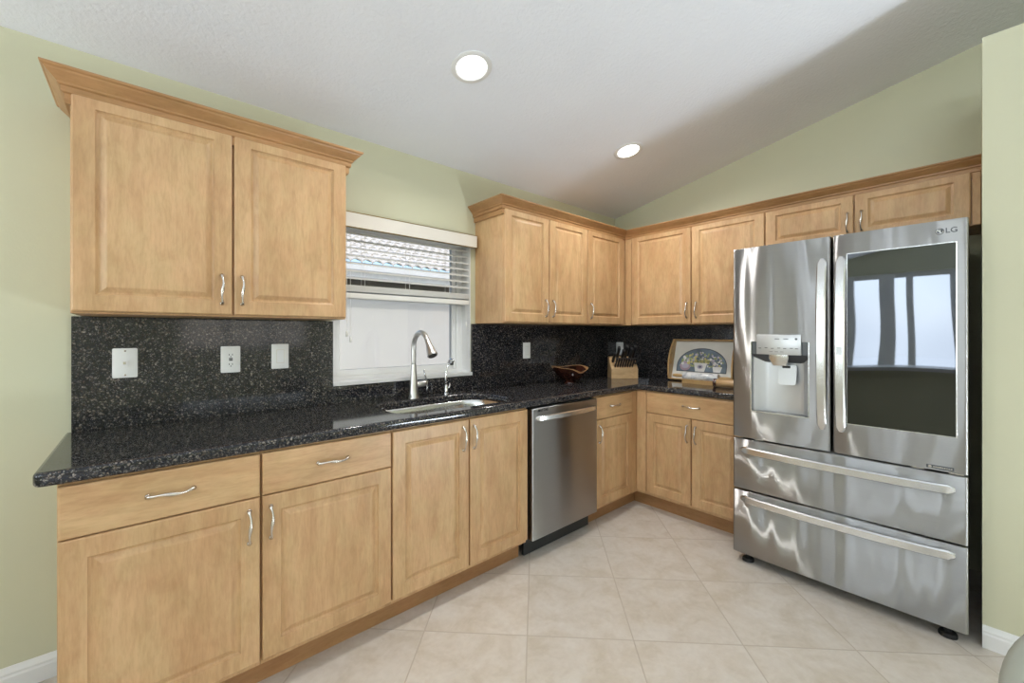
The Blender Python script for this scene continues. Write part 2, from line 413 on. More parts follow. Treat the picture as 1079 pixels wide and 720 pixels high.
# ------------------------------------------------------------------ window
bm = B()
FY0, FY1 = .10, .16
box(bm, WX0, WX0 + .05, FY0, FY1, WZ0, WZ1, .004); box(bm, WX1 - .05, WX1, FY0, FY1, WZ0, WZ1, .004)
box(bm, WX0 + .05, WX1 - .05, FY0 + .001, FY1, WZ0, WZ0 + .035, .002); box(bm, WX0 + .05, WX1 - .05, FY0 + .001, FY1, WZ1 - .045, WZ1, .002)
win = struct(obj('window_1', bm, 'white_paint'))
bm = B()
SX0, SX1 = WX0 + .05, WX1 - .05
box(bm, SX0, SX0 + .03, FY0 + .012, FY1 - .012, WZ0 + .035, WZ1 - .045, .003); box(bm, SX1 - .03, SX1, FY0 + .012, FY1 - .012, WZ0 + .035, WZ1 - .045, .003)
box(bm, SX0 + .03, SX1 - .03, FY0 + .013, FY1 - .013, WZ0 + .035, WZ0 + .07, .002); box(bm, SX0 + .03, SX1 - .03, FY0 + .013, FY1 - .013, 1.50, 1.54, .002)
obj('window_sash', bm, 'white_paint', win)
obj('window_glass', box(B(), SX0 + .028, SX1 - .028, .128, .132, WZ0 + .07, WZ1 - .045), 'window_glass', win)
obj('window_sill', box(B(), WX0 + .001, WX1 - .001, -.024, FY0, WZ0 - .005, WZ0 + .018, .003), 'white_paint', win)
bm = B(); box(bm, WX0 + .0005, WX0 + .006, .002, FY0, WZ0 + .018, WZ1); box(bm, WX1 - .006, WX1 - .0005, .002, FY0, WZ0 + .018, WZ1)
obj('window_reveal', bm, 'white_paint', win)
bm = B(); box(bm, -1.805, -1.783, .100, .114, 1.074, 1.086, .003); box(bm, -1.797, -1.791, .090, .101, 1.076, 1.10)
obj('window_latch', bm, 'black_plastic', win)

bm = B()
for x0, x1 in ((-6.95, -6.6), (-6.05, -5.7)):
    box(bm, x0, x0 + .03, .08, .14, .1, 2.2); box(bm, x1 - .03, x1, .08, .14, .1, 2.2); box(bm, x0 + .03, x1 - .03, .08, .14, .1, .13); box(bm, x0 + .03, x1 - .03, .08, .14, 2.17, 2.2)
struct(obj('window_3', bm, 'white_paint'))
# blind hung in the opening
bl = thing('window_blind', 'white horizontal slat blind half raised in the window over the sink', 'blind', (0, 0, 0))
BX0, BX1 = WX0 + .008, WX1 - .008
bm = B(); box(bm, WX0 - .02, -1.7, -.062, -.046, 1.872, 1.957, .004); box(bm, -1.716, -1.7, -.046, -.002, 1.872, 1.957, .002)
va = obj('valance', bm, 'valance_white', bl)
bm = B(); box(bm, WX0 - .02, -1.699, -.0635, -.046, 1.9535, 1.957); box(bm, WX0 - .02, -1.699, -.0635, -.046, 1.872, 1.8755)
obj('valance_edge', bm, 'brass_strip', va)
obj('headrail', box(B(), BX0, BX1, .004, .055, 1.89, 1.925, .003), 'blind_white', bl)
bm = B(); zs = []
z = 1.862
while z > 1.585:
    zs.append(z); z -= .042
for z in zs:
    a = R(22); c, s = math.cos(a), math.sin(a)
    prof = [(-.025, -.0012), (0, .0012), (.025, -.0012), (.025, .0012), (0, .0036), (-.025, .0012)]
    prism(bm, [(.031 + p * c - q * s, z + p * s + q * c) for p, q in prof], 'X', BX0, BX1)
z = 1.562
for k in range(8):
    prism(bm, [(.006, z), (.056, z), (.056, z + .003), (.006, z + .003)], 'X', BX0, BX1); z -= .0045
obj('slats', bm, 'blind_white', bl)
obj('bottom_rail', box(B(), BX0, BX1, .004, .058, 1.49, 1.521, .005), 'blind_white', bl)
for x in (-2.45, -2.17, -1.88):
    bm = B()
    for yy in (.005, .057): tube(bm, [(x, yy, 1.90), (x, yy, 1.52)], .0011, 6)
    obj('ladder_cord', bm, 'blind_white', bl)
for x, zz in ((-2.555, 1.30), (-2.535, 1.27)):
    bm = B(); tube(bm, [(x, -.002, 1.89), (x, -.004, zz)], .0013, 6); lathe(bm, [(.002, .03), (.006, .02), (.0065, 0), (.003, -.006)], (x, -.004, zz - .02), 10)
    obj('lift_cord', bm, 'blind_white', bl)
bm = B(); tube(bm, [(-1.752, .0, 1.50), (-1.75, -.002, 1.36), (-1.742, -.002, 1.29), (-1.746, -.002, 1.2), (-1.738, -.002, 1.12)], .0016, 6)
lathe(bm, [(.002, .02), (.006, .012), (.0065, -.01), (.003, -.016)], (-1.75, -.002, 1.355), 10)
obj('tilt_cord', bm, 'blind_white', bl)

# neighbour's house outside
nb = thing('neighbour_house', 'neighbouring stucco house with pale barrel tile roof seen through the window', 'house', (0, 7.5, 0))
HX0, HX1 = -9, 14
obj('house_wall', box(B(), HX0, HX1, 0, .2, -.12, 2.75), 'stucco', nb)
obj('soffit', box(B(), HX0, HX1, -.5, 0, 2.60, 2.62), 'soffit', nb)
obj('eave_shade_strip', box(B(), HX0, HX1, -.03, -.001, 2.14, 2.59, .004), 'soffit', nb)  # dark strip standing in for the eave's shadow on the wall
obj('fascia', box(B(), HX0, HX1, -.53, -.5, 2.55, 2.78, .004), 'fascia', nb)
bm = B(); prism(bm, [(-.535, 2.70), (-.64, 2.72), (-.65, 2.83), (-.63, 2.83), (-.62, 2.735), (-.535, 2.72)], 'X', HX0, HX1); obj('gutter', bm, 'white_paint', nb)
bm = B()
P0, P1 = Vector((0, -.62, 2.86)), Vector((0, 4.2, 4.9))
d = (P1 - P0).normalized(); nrm = Vector((0, -d.z, d.y)); L = (P1 - P0).length
rows = 13; per = .25; nx = int(14 / per)
for r_ in range(rows):
    a0 = P0 + d * (L * r_ / rows); a1 = P0 + d * (L * (r_ + 1) / rows + .05)
    lo, hi = [], []
    for i in range(nx * 8 + 1):
        x = -4.5 + per * i / 8; hgt = .085 * abs(math.sin(PI * i / 8)) ** .7
        lo.append(Vector((x, 0, 0)) + a0 + nrm * (hgt + .05)); hi.append(Vector((x, 0, 0)) + a1 + nrm * (hgt + .0))
    bt = [p - nrm * .03 for p in lo]
    loft(bm, [bt, lo, hi], False, False, closed=False)
obj('roof_tiles', bm, 'roof_tile', nb)
obj('roof_deck', box(B(), HX0, HX1, -.56, .2, 2.79, 2.83), 'soffit', nb)

# ------------------------------------------------------------------ cabinet parts
def door_bm(wd, ht, th=.02, frame=.058):
    bm = B()
    def ring(i, y): return [(-wd / 2 + i, y, -ht / 2 + i), (wd / 2 - i, y, -ht / 2 + i), (wd / 2 - i, y, ht / 2 - i), (-wd / 2 + i, y, ht / 2 - i)]
    f = min(frame, wd * .2)
    rings = [ring(0, 0), ring(0, -th + .005), ring(.0015, -th + .002), ring(.005, -th)]
    if frame: rings += [ring(f, -th), ring(f + .002, -th + .005), ring(f + .007, -th + .0085), ring(f + .011, -th + .0085), ring(f + .026, -th + .0012), ring(f + .029, -th + .0002), ring(f + .032, -th)]
    loft(bm, rings); return bm
PULL = None
def pull_mesh():
    """bow pull along z, standing off toward -y"""
    global PULL
    if PULL: return PULL
    bm = B(); n = 25; h = .058
    pts, rad = [], []
    for i in range(n):
        t = -1 + 2 * i / (n - 1); z = t * h
        y = -.004 - .022 * max(0, 1 - abs(t) ** 2.6) ** .8
        r = .0042 + .0022 * math.exp(-((abs(t) - .0) / .28) ** 2) - .0008 * math.exp(-((abs(t) - .55) / .18) ** 2) + .0022 * math.exp(-((abs(t) - .97) / .12) ** 2)
        pts.append((.0025 * math.sin(t * PI * 1.2), y, z)); rad.append(r)
    tube(bm, pts, rad, 12, up=(0, -1, 0))
    for s in (-1, 1): lathe(bm, [(.0075, 0), (.0075, -.003), (.006, -.006)], (0, 0, s * h * .97), 14, axis='Y')
    bmesh.ops.recalc_face_normals(bm, faces=bm.faces[:])
    me = bpy.data.meshes.new('handle'); bm.to_mesh(me); bm.free()
    for p in me.polygons: p.use_smooth = True
    me.materials.append(M['nickel']); PULL = me; return me
def add_pull(parent, x, z, horiz=False, th=.02):
    o = bpy.data.objects.new('handle', pull_mesh()); COL.objects.link(o); o.parent = parent
    o.location = (x, -th, z); o.rotation_euler = (0, R(90) if horiz else 0, 0); return o
GAP = .0035
def add_door(root, x0, x1, z0, z1, yf, pull=None, drawer=False):
    """front whose back is at y=yf; pull = (x, z, horizontal) in cabinet coordinates"""
    x0 += GAP; x1 -= GAP; cx, cz = (x0 + x1) / 2, (z0 + z1) / 2
    o = obj('drawer_front' if drawer else 'door', door_bm(x1 - x0, z1 - z0, frame=0 if drawer else .058), 'maple_horizontal' if drawer else 'maple_vertical', root, (cx, yf, cz))
    if pull: add_pull(o, pull[0] - cx, pull[1] - cz, pull[2])
    return o
ZUB, ZUT = 1.365, 2.118
UD, BD = .298, .614                      # carcass depths
def wall_cab(label, loc, rz, x0, x1, zb, doors, group='wall cabinets', fillers=(), skip_body=None):
    t = thing('wall_cabinet', label, 'cabinet', loc, rz, group)
    bx0, bx1 = skip_body or (x0, x1)
    bm = B(); box(bm, bx0 + .0005, bx1 - .0005, -UD, -.003, zb - .004, 2.155, .001, 1); obj('body', bm, 'maple_vertical', t)
    for a, b, hx in doors: add_door(t, a, b, zb + .003, ZUT, -UD, (hx, zb + .104, False) if hx is not None else None)
    for a, b in fillers: obj('filler', box(B(), a + .001, b - .001, -UD - .016, -UD, zb - .003, ZUT, .0015, 1), 'maple_vertical', t)
    return t
def base_body(t, x0, x1, top=.872):
    obj('body', box(B(), x0 + .0005, x1 - .0005, -BD, -.003, .105, top, .001, 1), 'maple_vertical', t)
ZBT, ZBB, ZSP = .864, .127, .7136

# --- window wall, left of the window
A0, A1, A2 = -3.5801, -3.1232, -2.6672
wall_cab('maple two-door wall cabinet hung alone left of the window above the light switches', (0, 0, 0), 0, A0, A2, ZUB, [(A0, A1, -3.161), (A1, A2, -3.0925)])
CR = [(0, 0), (.010, 0), (.012, .010), (.012, .030), (.019, .034), (.020, .042), (.020, .052), (.027, .056), (.028, .062), (.052, .086), (.055, .092), (.060, .094), (.063, .098), (.063, .103), (0, .103)]
CR = [(o, z + 2.06) for o, z in CR]
tag(obj('crown_molding', sweep(B(), [(A0, -.004), (A0, -UD - .002), (A2, -UD - .002), (A2, -.004)], CR), 'maple_trim'), 'short crown molding capping the two-door cabinet left of the window', 'molding')
# --- window wall, right of the window
U0, U1, U2, U3 = -1.6744, -1.2568, -.8274, -.3436
wall_cab('maple two-door wall cabinet just right of the window', (0, 0, 0), 0, U0, U2, ZUB, [(U0, U1, -1.297), (U1, U2, -1.223)])
wall_cab('maple single-door wall cabinet in the corner above the knife block', (0, 0, 0), 0, U2, U3, ZUB, [(U2, U3, -.79)], fillers=((U3, -.318),), skip_body=(U2, -.003))
# --- fridge wall: local x runs toward -Y
V0, V1, V2, V3, V4 = .3755, .8865, 1.3816, 1.8424, 2.2977
wall_cab('maple two-door wall cabinet over the picture tray, left of the refrigerator', (0, 0, 0), R(-90), UD, V2, ZUB, [(V0, V1, .854), (V1, V2, .925)], fillers=((UD + .016, V0),), skip_body=(UD + .001, V2))
wall_cab('short maple two-door cabinet above the stainless refrigerator', (0, 0, 0), R(-90), V2, 2.329, 1.835, [(V2, V3, 1.812), (V3, V4, 1.876)], fillers=((V4, 2.328),))
tag(obj('crown_molding', sweep(B(), [(U0, -.004), (U0, -UD - .002), (-UD - .002, -UD - .002), (-UD - .002, -2.329)], CR), 'maple_trim'), 'long crown molding turning the corner above the cabinets right of the window', 'molding')

# --- base cabinets
B0, B1, B2, B3, B4 = -3.5758, -3.0817, -2.5872, -2.1746, -1.769
def drawer_base(label, x0, x1, hx, rz=0, loc=(0, 0, 0)):
    t = thing('base_cabinet', label, 'cabinet', loc, rz, 'base cabinets'); base_body(t, x0, x1)
    add_door(t, x0, x1, ZSP + .0015, ZBT, -BD, ((x0 + x1) / 2, .793, True), True)
    add_door(t, x0, x1, ZBB, ZSP - .0015, -BD, (hx, .616, False))
    return t
drawer_base('maple base cabinet with drawer and door at the left end of the counter', B0, B1, B1 - .037)
drawer_base('maple base cabinet with drawer and door between end cabinet and sink cabinet', B1, B2, B1 + .030)
t = thing('sink_cabinet', 'maple sink base cabinet with two tall doors left of the dishwasher', 'cabinet', (0, 0, 0), 0, 'base cabinets')
bm = B(); box(bm, B2 + .0005, B4 - .0005, -BD, -.003, .105, .66, .001, 1); box(bm, B2 + .0005, B4 - .0005, -BD, -.596, .66, .872); box(bm, B2 + .0005, B2 + .018, -.596, -.003, .66, .872); box(bm, B4 - .018, B4 - .0005, -.596, -.003, .66, .872)
obj('body', bm, 'maple_vertical', t)
add_door(t, B2, B3, ZBB, ZBT, -BD, (-2.213, .772, False)); add_door(t, B3, B4, ZBB, ZBT, -BD, (-2.148, .772, False))
D0, D1, E1 = -1.7525, -1.147, -.7093
t = drawer_base('narrow maple base cabinet with drawer and door right of the dishwasher', -1.1426, E1, -1.108)
obj('filler', box(B(), E1 + .002, -BD - .001, -BD - .004, -.58, .107, ZBT, .001, 1), 'maple_vertical', t)
R0, R1, R2 = .6992, 1.0346, 1.37
t = thing('base_cabinet', 'wide-drawer maple base cabinet with two doors left of the refrigerator', 'cabinet', (0, 0, 0), R(-90), 'base cabinets')
base_body(t, BD, R2)
obj('filler', box(B(), BD + .006, R0 - .002, -BD - .016, -BD, .127, ZBT, .0015, 1), 'maple_vertical', t)
add_door(t, R0, R2, ZSP + .0015, ZBT, -BD, ((R0 + R2) / 2, .795, True), True)
add_door(t, R0, R1, ZBB, ZSP - .0015, -BD, (R1 - .028, .61, False)); add_door(t, R1, R2, ZBB, ZSP - .0015, -BD, (R1 + .031, .61, False))
TK = -.552
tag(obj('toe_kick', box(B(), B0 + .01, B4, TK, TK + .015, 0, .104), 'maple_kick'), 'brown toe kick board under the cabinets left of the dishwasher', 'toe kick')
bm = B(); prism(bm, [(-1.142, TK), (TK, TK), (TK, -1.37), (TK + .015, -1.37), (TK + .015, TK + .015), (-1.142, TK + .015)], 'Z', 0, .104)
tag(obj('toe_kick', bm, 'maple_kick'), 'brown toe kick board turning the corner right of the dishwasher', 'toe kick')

# --- countertop with sink cut-out
CT0, CT1 = .873, .9135
SKX0, SKX1, SKY0, SKY1 = -2.50, -1.775, -.555, -.165
CF = -.6375
cu = bpy.data.curves.new('c', 'CURVE'); cu.dimensions = '2D'; cu.fill_mode = 'BOTH'; bv = .011
outer = round_poly([(-3.62, -.003), (-3.62, CF), (CF, CF), (CF, -1.375), (-.003, -1.375), (-.003, -.003)], [0, .025, .006, 0, 0, 0])
inner = rrect(SKX0, SKX1, SKY0, SKY1, .13, 10)
for poly in (outer, inner):
    s_ = cu.splines.new('POLY'); s_.points.add(len(poly) - 1); s_.use_cyclic_u = True
    for i, p in enumerate(poly): s_.points[i].co = (p[0], p[1], 0, 1)
cu.extrude = (CT1 - CT0) / 2 - bv; cu.bevel_depth = bv; cu.bevel_resolution = 3; cu.offset = -bv
o = bpy.data.objects.new('c', cu); COL.objects.link(o); bpy.context.view_layer.update()
me = bpy.data.meshes.new_from_object(o.evaluated_get(bpy.context.evaluated_depsgraph_get())); bpy.data.objects.remove(o)
me.name = 'countertop'
for p in me.polygons: p.use_smooth = True
me.set_sharp_from_angle(angle=R(40)); me.materials.clear()
ct = link('countertop', me, 'granite', None, (0, 0, (CT0 + CT1) / 2))
tag(ct, 'polished black speckled granite countertop running round the corner', 'countertop')
# --- backsplash slabs
def slab(label, x0, x1, y0, y1, z0, z1):
    tag(obj('backsplash', box(B(), x0, x1, y0, y1, z0, z1, .0015, 1), 'granite'), label, 'backsplash', 'granite backsplash slabs')
SB = CT1 + .0005
slab('black granite backsplash left of the window behind the light switch', -3.603, WX0 + .0005, -.02, -.001, SB, 1.359)
slab('low black granite strip under the window behind the faucet', WX0 + .001, WX1 - .001, -.02, -.001, SB, WZ0 - .006)
slab('black granite backsplash right of the window behind the wooden bowl', WX1 - .0005, -.0205, -.02, -.001, SB, 1.359)
slab('black granite backsplash on the refrigerator wall behind the picture tray', -.02, -.001, -1.375, -.001, SB, 1.359)

# --- sink
sk = thing('sink', 'stainless undermount sink set in the counter below the window', 'sink', (0, 0, 0))
def rr3(g, z, r): return [(x, y, z) for x, y in rrect(SKX0 + g, SKX1 - g, SKY0 + g, SKY1 - g, r, 10)]
bm = B(); loft(bm, [rr3(-.022, CT0 - .001, .15), rr3(-.003, CT0 - .001, .133), rr3(0, CT0 - .004, .13), rr3(.006, CT0 - .03, .125), rr3(.012, .75, .12), rr3(.03, .715, .11), rr3(.08, .70, .08), rr3(.16, .695, .03)], False, True)
obj('bowl', bm, 'sink_steel', sk, smooth=True)
bm = B(); lathe(bm, [(.045, 0), (.045, .002), (.036, .003), (.03, -.004), (.005, -.004)], ((SKX0 + SKX1) / 2, -.33, .6965), 24)
obj('drain', bm, 'chrome', sk, smooth=True)

# --- faucet
fx, fy = -2.212, -.125
fa = thing('faucet', 'tall brushed nickel gooseneck faucet with flared spray head behind the sink', 'faucet', (fx, fy, CT1))
bm = B(); lathe(bm, [(.030, 0), (.030, .006), (.027, .010), (.025, .05), (.021, .11), (.0165, .17), (.0145, .2)], n=24); obj('base', bm, 'brushed_nickel', fa, smooth=True, angle=45)
pts = []
for k in range(6): pts.append((0, 0, .19 + .105 * k / 5))
cr = .085
for k in range(1, 15):
    a = PI * k / 14 * .83; pts.append((0, -cr + cr * math.cos(a), .295 + cr * 1.06 * math.sin(a)))
bm = B(); tube(bm, pts, [.0145] * 8 + [.0142] * (len(pts) - 8), 16); obj('spout', bm, 'brushed_nickel', fa, smooth=True)
p_ = Vector(pts[-1]); d_ = (Vector(pts[-1]) - Vector(pts[-2])).normalized()
bm = B(); tube(bm, [p_ - d_ * .005, p_ + d_ * .012, p_ + d_ * .03, p_ + d_ * .075, p_ + d_ * .098, p_ + d_ * .102], [.0145, .0165, .0175, .026, .029, .026], 20); sh = obj('spray_head', bm, 'brushed_nickel', fa, smooth=True, angle=40)
bm = B(); tube(bm, [p_ + d_ * .1019, p_ + d_ * .1035], [.024, .023], 20); obj('spray_face', bm, 'dark_case', sh)
bm = B(); tube(bm, [(.015, 0, .078), (.03, 0, .08), (.072, -.0, .083), (.078, 0, .0835)], [.016, .0195, .0195, .017], 18); obj('valve_body', bm, 'brushed_nickel', fa, smooth=True, angle=40)
bm = B(); tube(bm, [(.082, -.002, .035), (.088, -.002, .05), (.088, 0, .085), (.078, 0, .125), (.068, 0, .16)], [.005, .008, .0085, .0065, .0055], 12, .6); obj('lever', bm, 'chrome', fa, smooth=True)
# slim filtered-water tap
tp = thing('water_tap', 'slim chrome drinking water tap to the right of the gooseneck faucet', 'tap', (-1.972, -.10, CT1))
bm = B(); lathe(bm, [(.018, 0), (.018, .005), (.013, .008), (.012, .05), (.009, .056)], n=20); obj('base', bm, 'chrome', tp, smooth=True, angle=40)
bm = B(); tube(bm, [(0, 0, .05), (-.004, 0, .09), (-.002, 0, .13), (.010, 0, .17), (.018, -.004, .205), (.019, -.02, .218), (.019, -.045, .216), (.019, -.055, .205)], [.0075, .006, .0055, .0055, .0058, .006, .006, .006], 12); obj('spout', bm, 'chrome', tp, smooth=True)
bm = B(); tube(bm, [(.008, 0, .035), (.022, 0, .038), (.026, 0, .05), (.026, 0, .066)], [.007, .0075, .006, .004], 12); obj('lever', bm, 'chrome', tp, smooth=True)

# ------------------------------------------------------------------ dishwasher
dw = thing('dishwasher', 'stainless dishwasher with bowed bar handle under the counter right of the sink', 'dishwasher', ((D0 + D1) / 2, 0, 0))
dwid = (D1 - D0) / 2 - .004
obj('tub', box(B(), -dwid, dwid, -.60, -.02, .10, .868), 'dark_case', dw)
obj('door', box(B(), -dwid, dwid, -.648, -.601, .112, .862, .006, 3), 'washer_steel', dw, angle=40)
obj('kick_plate', box(B(), -dwid, dwid, -.575, -.555, 0.004, .108, .002), 'dark_case', dw)
def bow_bar(bm, L, wdt, th, bow, n=28, end=.06, pw=.55):
    """bar along x, centre 0, standing off toward -y, wdt in z"""
    rings = []
    for i in range(n + 1):
        t_ = -1 + 2 * i / n; e = min(1, (1 - abs(t_)) / end) if end else 1
        y = -bow * max(0, 1 - abs(t_) ** 2) ** pw
        ww = wdt / 2 * (.55 + .45 * math.sqrt(max(0, 1 - (1 - e) ** 2)))
        c = .35 * th
        rings.append([(t_ * L / 2, y + yy, zz) for yy, zz in ((0, -ww), (-th + c, -ww), (-th, -ww + c), (-th, ww - c), (-th + c, ww), (0, ww))])
    loft(bm, rings); return bm
obj('handle', bow_bar(B(), .55, .032, .014, .034), 'handle_steel', dw, (0, -.643, .808), angle=35)
me = text_mesh('MAYTAG', .021, bold=.0008, shear=.25); o = link('lettering', me, 'black_plastic', dw, (-.215, -.6485, .850), (R(90), 0, 0))

# ------------------------------------------------------------------ refrigerator (local x runs toward -Y, front toward -y)
fr = thing('refrigerator', 'large stainless four-door refrigerator with dark glass door panel', 'refrigerator', (0, -1.385, 0), R(-90))
FW, FF, FT = .908, -.864, 1.772
DB = -.775
bm = B(); box(bm, .006, FW - .006, -.765, -.06, .045, 1.745, .006, 2); obj('case', bm, 'dark_case', fr, angle=40)
gapx = .456
cxl = (.0 + gapx - .0035) / 2
FC = (FW / 2, -.45, 0)
def ful(name, bm, mat, parent=fr, angle=35): return obj(name, bm, mat, parent, angle=angle)
def curved_front(x0, x1, z0, z1, bulge=.004, r=.012, n=20):
    """door slab with softly rounded vertical edges and a slightly domed front"""
    bm = B(); plan = []
    for k in range(7): a = R(90 * k / 6); plan.append((x0 + r - r * math.cos(a), FF + r - r * math.sin(a)))
    xs = [x0 + r + (x1 - x0 - 2 * r) * k / n for k in range(1, n)]
    for x in xs:
        t_ = (x - x0) / (x1 - x0) * 2 - 1; plan.append((x, FF - bulge * (1 - t_ * t_)))
    for k in range(6, -1, -1): a = R(90 * k / 6); plan.append((x1 - r + r * math.cos(a), FF + r - r * math.sin(a)))
    plan += [(x1, DB), (x0, DB)]
    def ring(z, g): 
        c = [(p[0], p[1]) for p in plan]
        return [(min(max(x, x0 + g), x1 - g), max(y, FF + 0) + (g if y < DB - .001 else 0) if y > FF else y + g, z) for x, y in c]
    loft(bm, [ring(z0, .003), ring(z0 + .003, 0), ring(z1 - .003, 0), ring(z1, .003)])
    return bm
ld = obj('door', curved_front(0, gapx - .003, .709, FT), 'fridge_steel', fr, angle=50)
RX0, RX1, RZ0, RZ1 = .099, .362, .866, 1.249
cut(ld, [box(B(), RX0, RX1, FF - .03, FF + .055, RZ0, RZ1)])
rd = obj('door', curved_front(gapx + .003, FW, .709, FT), 'fridge_steel', fr, angle=50)
for i, (z0, z1) in enumerate(((.418, .700), (.053, .409))):
    dr = obj('freezer_drawer', curved_front(0, FW, z0, z1, bulge=.006), 'fridge_steel', fr, angle=50)
    obj('drawer_handle', bow_bar(B(), .825, .040, .016, .040, 40, .045), 'handle_steel', dr, (FW / 2 + .004, FF + .004, (.640, .366)[i]), angle=35)
# dispenser
bm = B()
W_ = .006
pl = [(RX0 + .001, FF + .002), (RX0 + .004, FF + .02), (RX0 + .05, FF + .05), (RX0 + .07, FF + .054), (RX1 - .05, FF + .054), (RX1 - .03, FF + .048), (RX1 - .004, FF + .02), (RX1 - .001, FF + .002)]
pl = pl + [(RX1 - .0005, FF + .0545), (RX0 + .0005, FF + .0545)]
loft(bm, [[(x, y, RZ0 + .001) for x, y in pl], [(x, y, RZ1 - .001) for x, y in pl]])
dp = obj('dispenser_recess', bm, 'dispenser_grey', ld, angle=30)
bm = B(); prism(bm, [(FF - .010, 1.178), (FF + .04, 1.10), (FF + .05, 1.10), (FF + .05, 1.247), (FF - .010, 1.247)], 'X', RX0 + .004, RX1 - .004); obj('dispenser_hood', bm, 'dispenser_dark', ld) if False else bm.free()
bm = B(); prism(bm, [(FF + .002, 1.180), (FF + .053, 1.135), (FF + .053, 1.248), (FF + .002, 1.248)], 'X', RX0 + .002, RX1 - .002); obj('dispenser_hood', bm, 'dispenser_dark', ld)
bm = box(B(), .127, .333, FF - .014, FF - .001, 1.180, 1.287, .003)
for k, x in enumerate((.145, .175, .205, .235, .262, .292, .315)): box(bm, x - .008, x + .006, FF - .0146, FF - .0138, 1.212 + .002 * (k % 2), 1.2155 + .002 * (k % 2), mi=1)
for x in (.215, .255): box(bm, x, x + .022, FF - .0146, FF - .0138, 1.262, 1.2655, mi=1)
for x in (.190, .215, .24): box(bm, x, x + .016, FF - .0146, FF - .0138, 1.195, 1.197, mi=1)
lathe(bm, [(.006, -.0008), (.006, 0)], (.312, FF - .0138, 1.264), 12, axis='Y', mi=1)
obj('control_panel', bm, ['dispenser_grey', 'dispenser_dark'], ld, angle=40)
bm = B(); loft(bm, [[(x, y, 1.185) for x, y in rrect(.182, .275, FF - .004, FF + .03, .006, 3)], [(x, y, 1.160) for x, y in rrect(.182, .275, FF - .004, FF + .03, .006, 3)], [(x, y, 1.122) for x, y in rrect(.200, .262, FF + .004, FF + .03, .006, 3)]])
obj('ice_chute', bm, 'handle_steel', ld, angle=40)
bm = B(); loft(bm, [[(x, FF + .034 - (1.12 - z) * .12, z) for x, z in rrect(.220, .302, 1.020, 1.125, .012, 4)], [(x, FF + .042 - (1.12 - z) * .12, z) for x, z in rrect(.220, .302, 1.020, 1.125, .012, 4)]])
obj('dispenser_paddle', bm, 'dispenser_grey', ld, angle=40)
bm = B(); box(bm, .238, .275, FF + .030, FF + .036, 1.108, 1.122, .002); obj('water_nozzle', bm, 'black_plastic', ld)
bm = B()
box(bm, RX0 - .004, RX0, FF - .007, FF + .004, RZ0 - .004, RZ1); box(bm, RX1, RX1 + .004, FF - .007, FF + .004, RZ0 - .004, RZ1); box(bm, RX0, RX1, FF - .008, FF + .004, RZ0 - .004, RZ0)
obj('recess_trim', bm, 'handle_steel', ld)
# dark glass panel
GX0, GX1, GZ0, GZ1 = .518, .873, .862, 1.673
bm = B(); box(bm, GX0 - .004, GX1 + .004, FF - .0065, FF - .002, GZ0 - .004, GZ1 + .004, .001, 1); obj('glass_trim', bm, 'handle_steel', rd)
gp = obj('glass_panel', box(B(), GX0, GX1, FF - .0085, FF - .003, GZ0, GZ1, .0015, 2), 'door_glass', rd)
# handles
def vbar(parent, xc):
    bm = B(); bow_bar(bm, .848, .040, .015, .038, 36, .012, .6)
    bmesh.ops.rotate(bm, verts=bm.verts, cent=(0, 0, 0), matrix=Matrix.Rotation(R(90), 3, 'Y'))
    return obj('door_handle', bm, 'handle_steel', parent, (xc, FF + .002, 1.241), angle=35)
vbar(ld, .420); h2 = vbar(rd, .494)
obj('handle_button', box(B(), -.011, .011, -.0015, .001, -.020, .020, .001, 1), 'dispenser_grey', h2, (0, -.0525, -.030))
# logo: disc with a face mark, two letters
bm = B(); lathe(bm, [(.0135, 0), (.0135, -.0015)], (.826, FF - .0022, 1.7255), 24, axis='Y'); lg = obj('logo', bm, 'dispenser_dark', rd)
bm = B(); box(bm, .8245, .827, FF - .0045, FF - .0036, 1.719, 1.731); box(bm, .8245, .831, FF - .0045, FF - .0036, 1.719, 1.7212); lathe(bm, [(.0018, 0), (.0018, -.0008)], (.8205, FF - .0036, 1.7295), 10, axis='Y')
tube(bm, [(.826 + .0105 * math.cos(a), FF - .004, 1.7255 + .0105 * math.sin(a)) for a in [R(70 + 29 * k) for k in range(11)]], .0009, 6)
obj('logo_face', bm, 'handle_steel', lg)
me = text_mesh('LG', .030, bold=.0004); link('lettering', me, 'dispenser_dark', rd, (.860, FF - .0022, 1.7255), (R(90), 0, 0))
bm = B(); box(bm, .785, .868, FF - .0035, FF - .001, .7165, .7315, .0005, 1)
box(bm, .792, .801, FF - .0042, FF - .0034, .719, .729, mi=1)
for k in range(9): box(bm, .806 + .0065 * k, .8105 + .0065 * k, FF - .0042, FF - .0034, .7215, .7265, mi=1)
obj('badge', bm, ['dispenser_dark', 'handle_steel'], rd)
# hinges, feet, hinge caps
for x in (.03, .13, FW - .15, FW - .035):
    bm = B(); box(bm, x - .022, x + .022, FF + .012, FF + .05, .7005, .7085, .002); obj('hinge', bm, 'chrome', fr)
for x in (.05, FW - .05):
    bm = B(); box(bm, x - .04, x + .04, -.84, -.70, 1.7455, 1.77, .004); obj('hinge_cover', bm, 'dark_case', fr)
for x in (.065, FW - .06):
    bm = B(); lathe(bm, [(.030, .0), (.030, .012), (.026, .018), (.012, .022), (.010, .052)], (x, -.815, 0), 20); obj('foot', bm, 'rubber', fr, angle=40)
for x in (.065, FW - .065):
    bm = B(); lathe(bm, [(.024, .0), (.024, .012), (.010, .022), (.010, .05)], (x, -.15, 0), 16); obj('foot', bm, 'rubber', fr, angle=40)

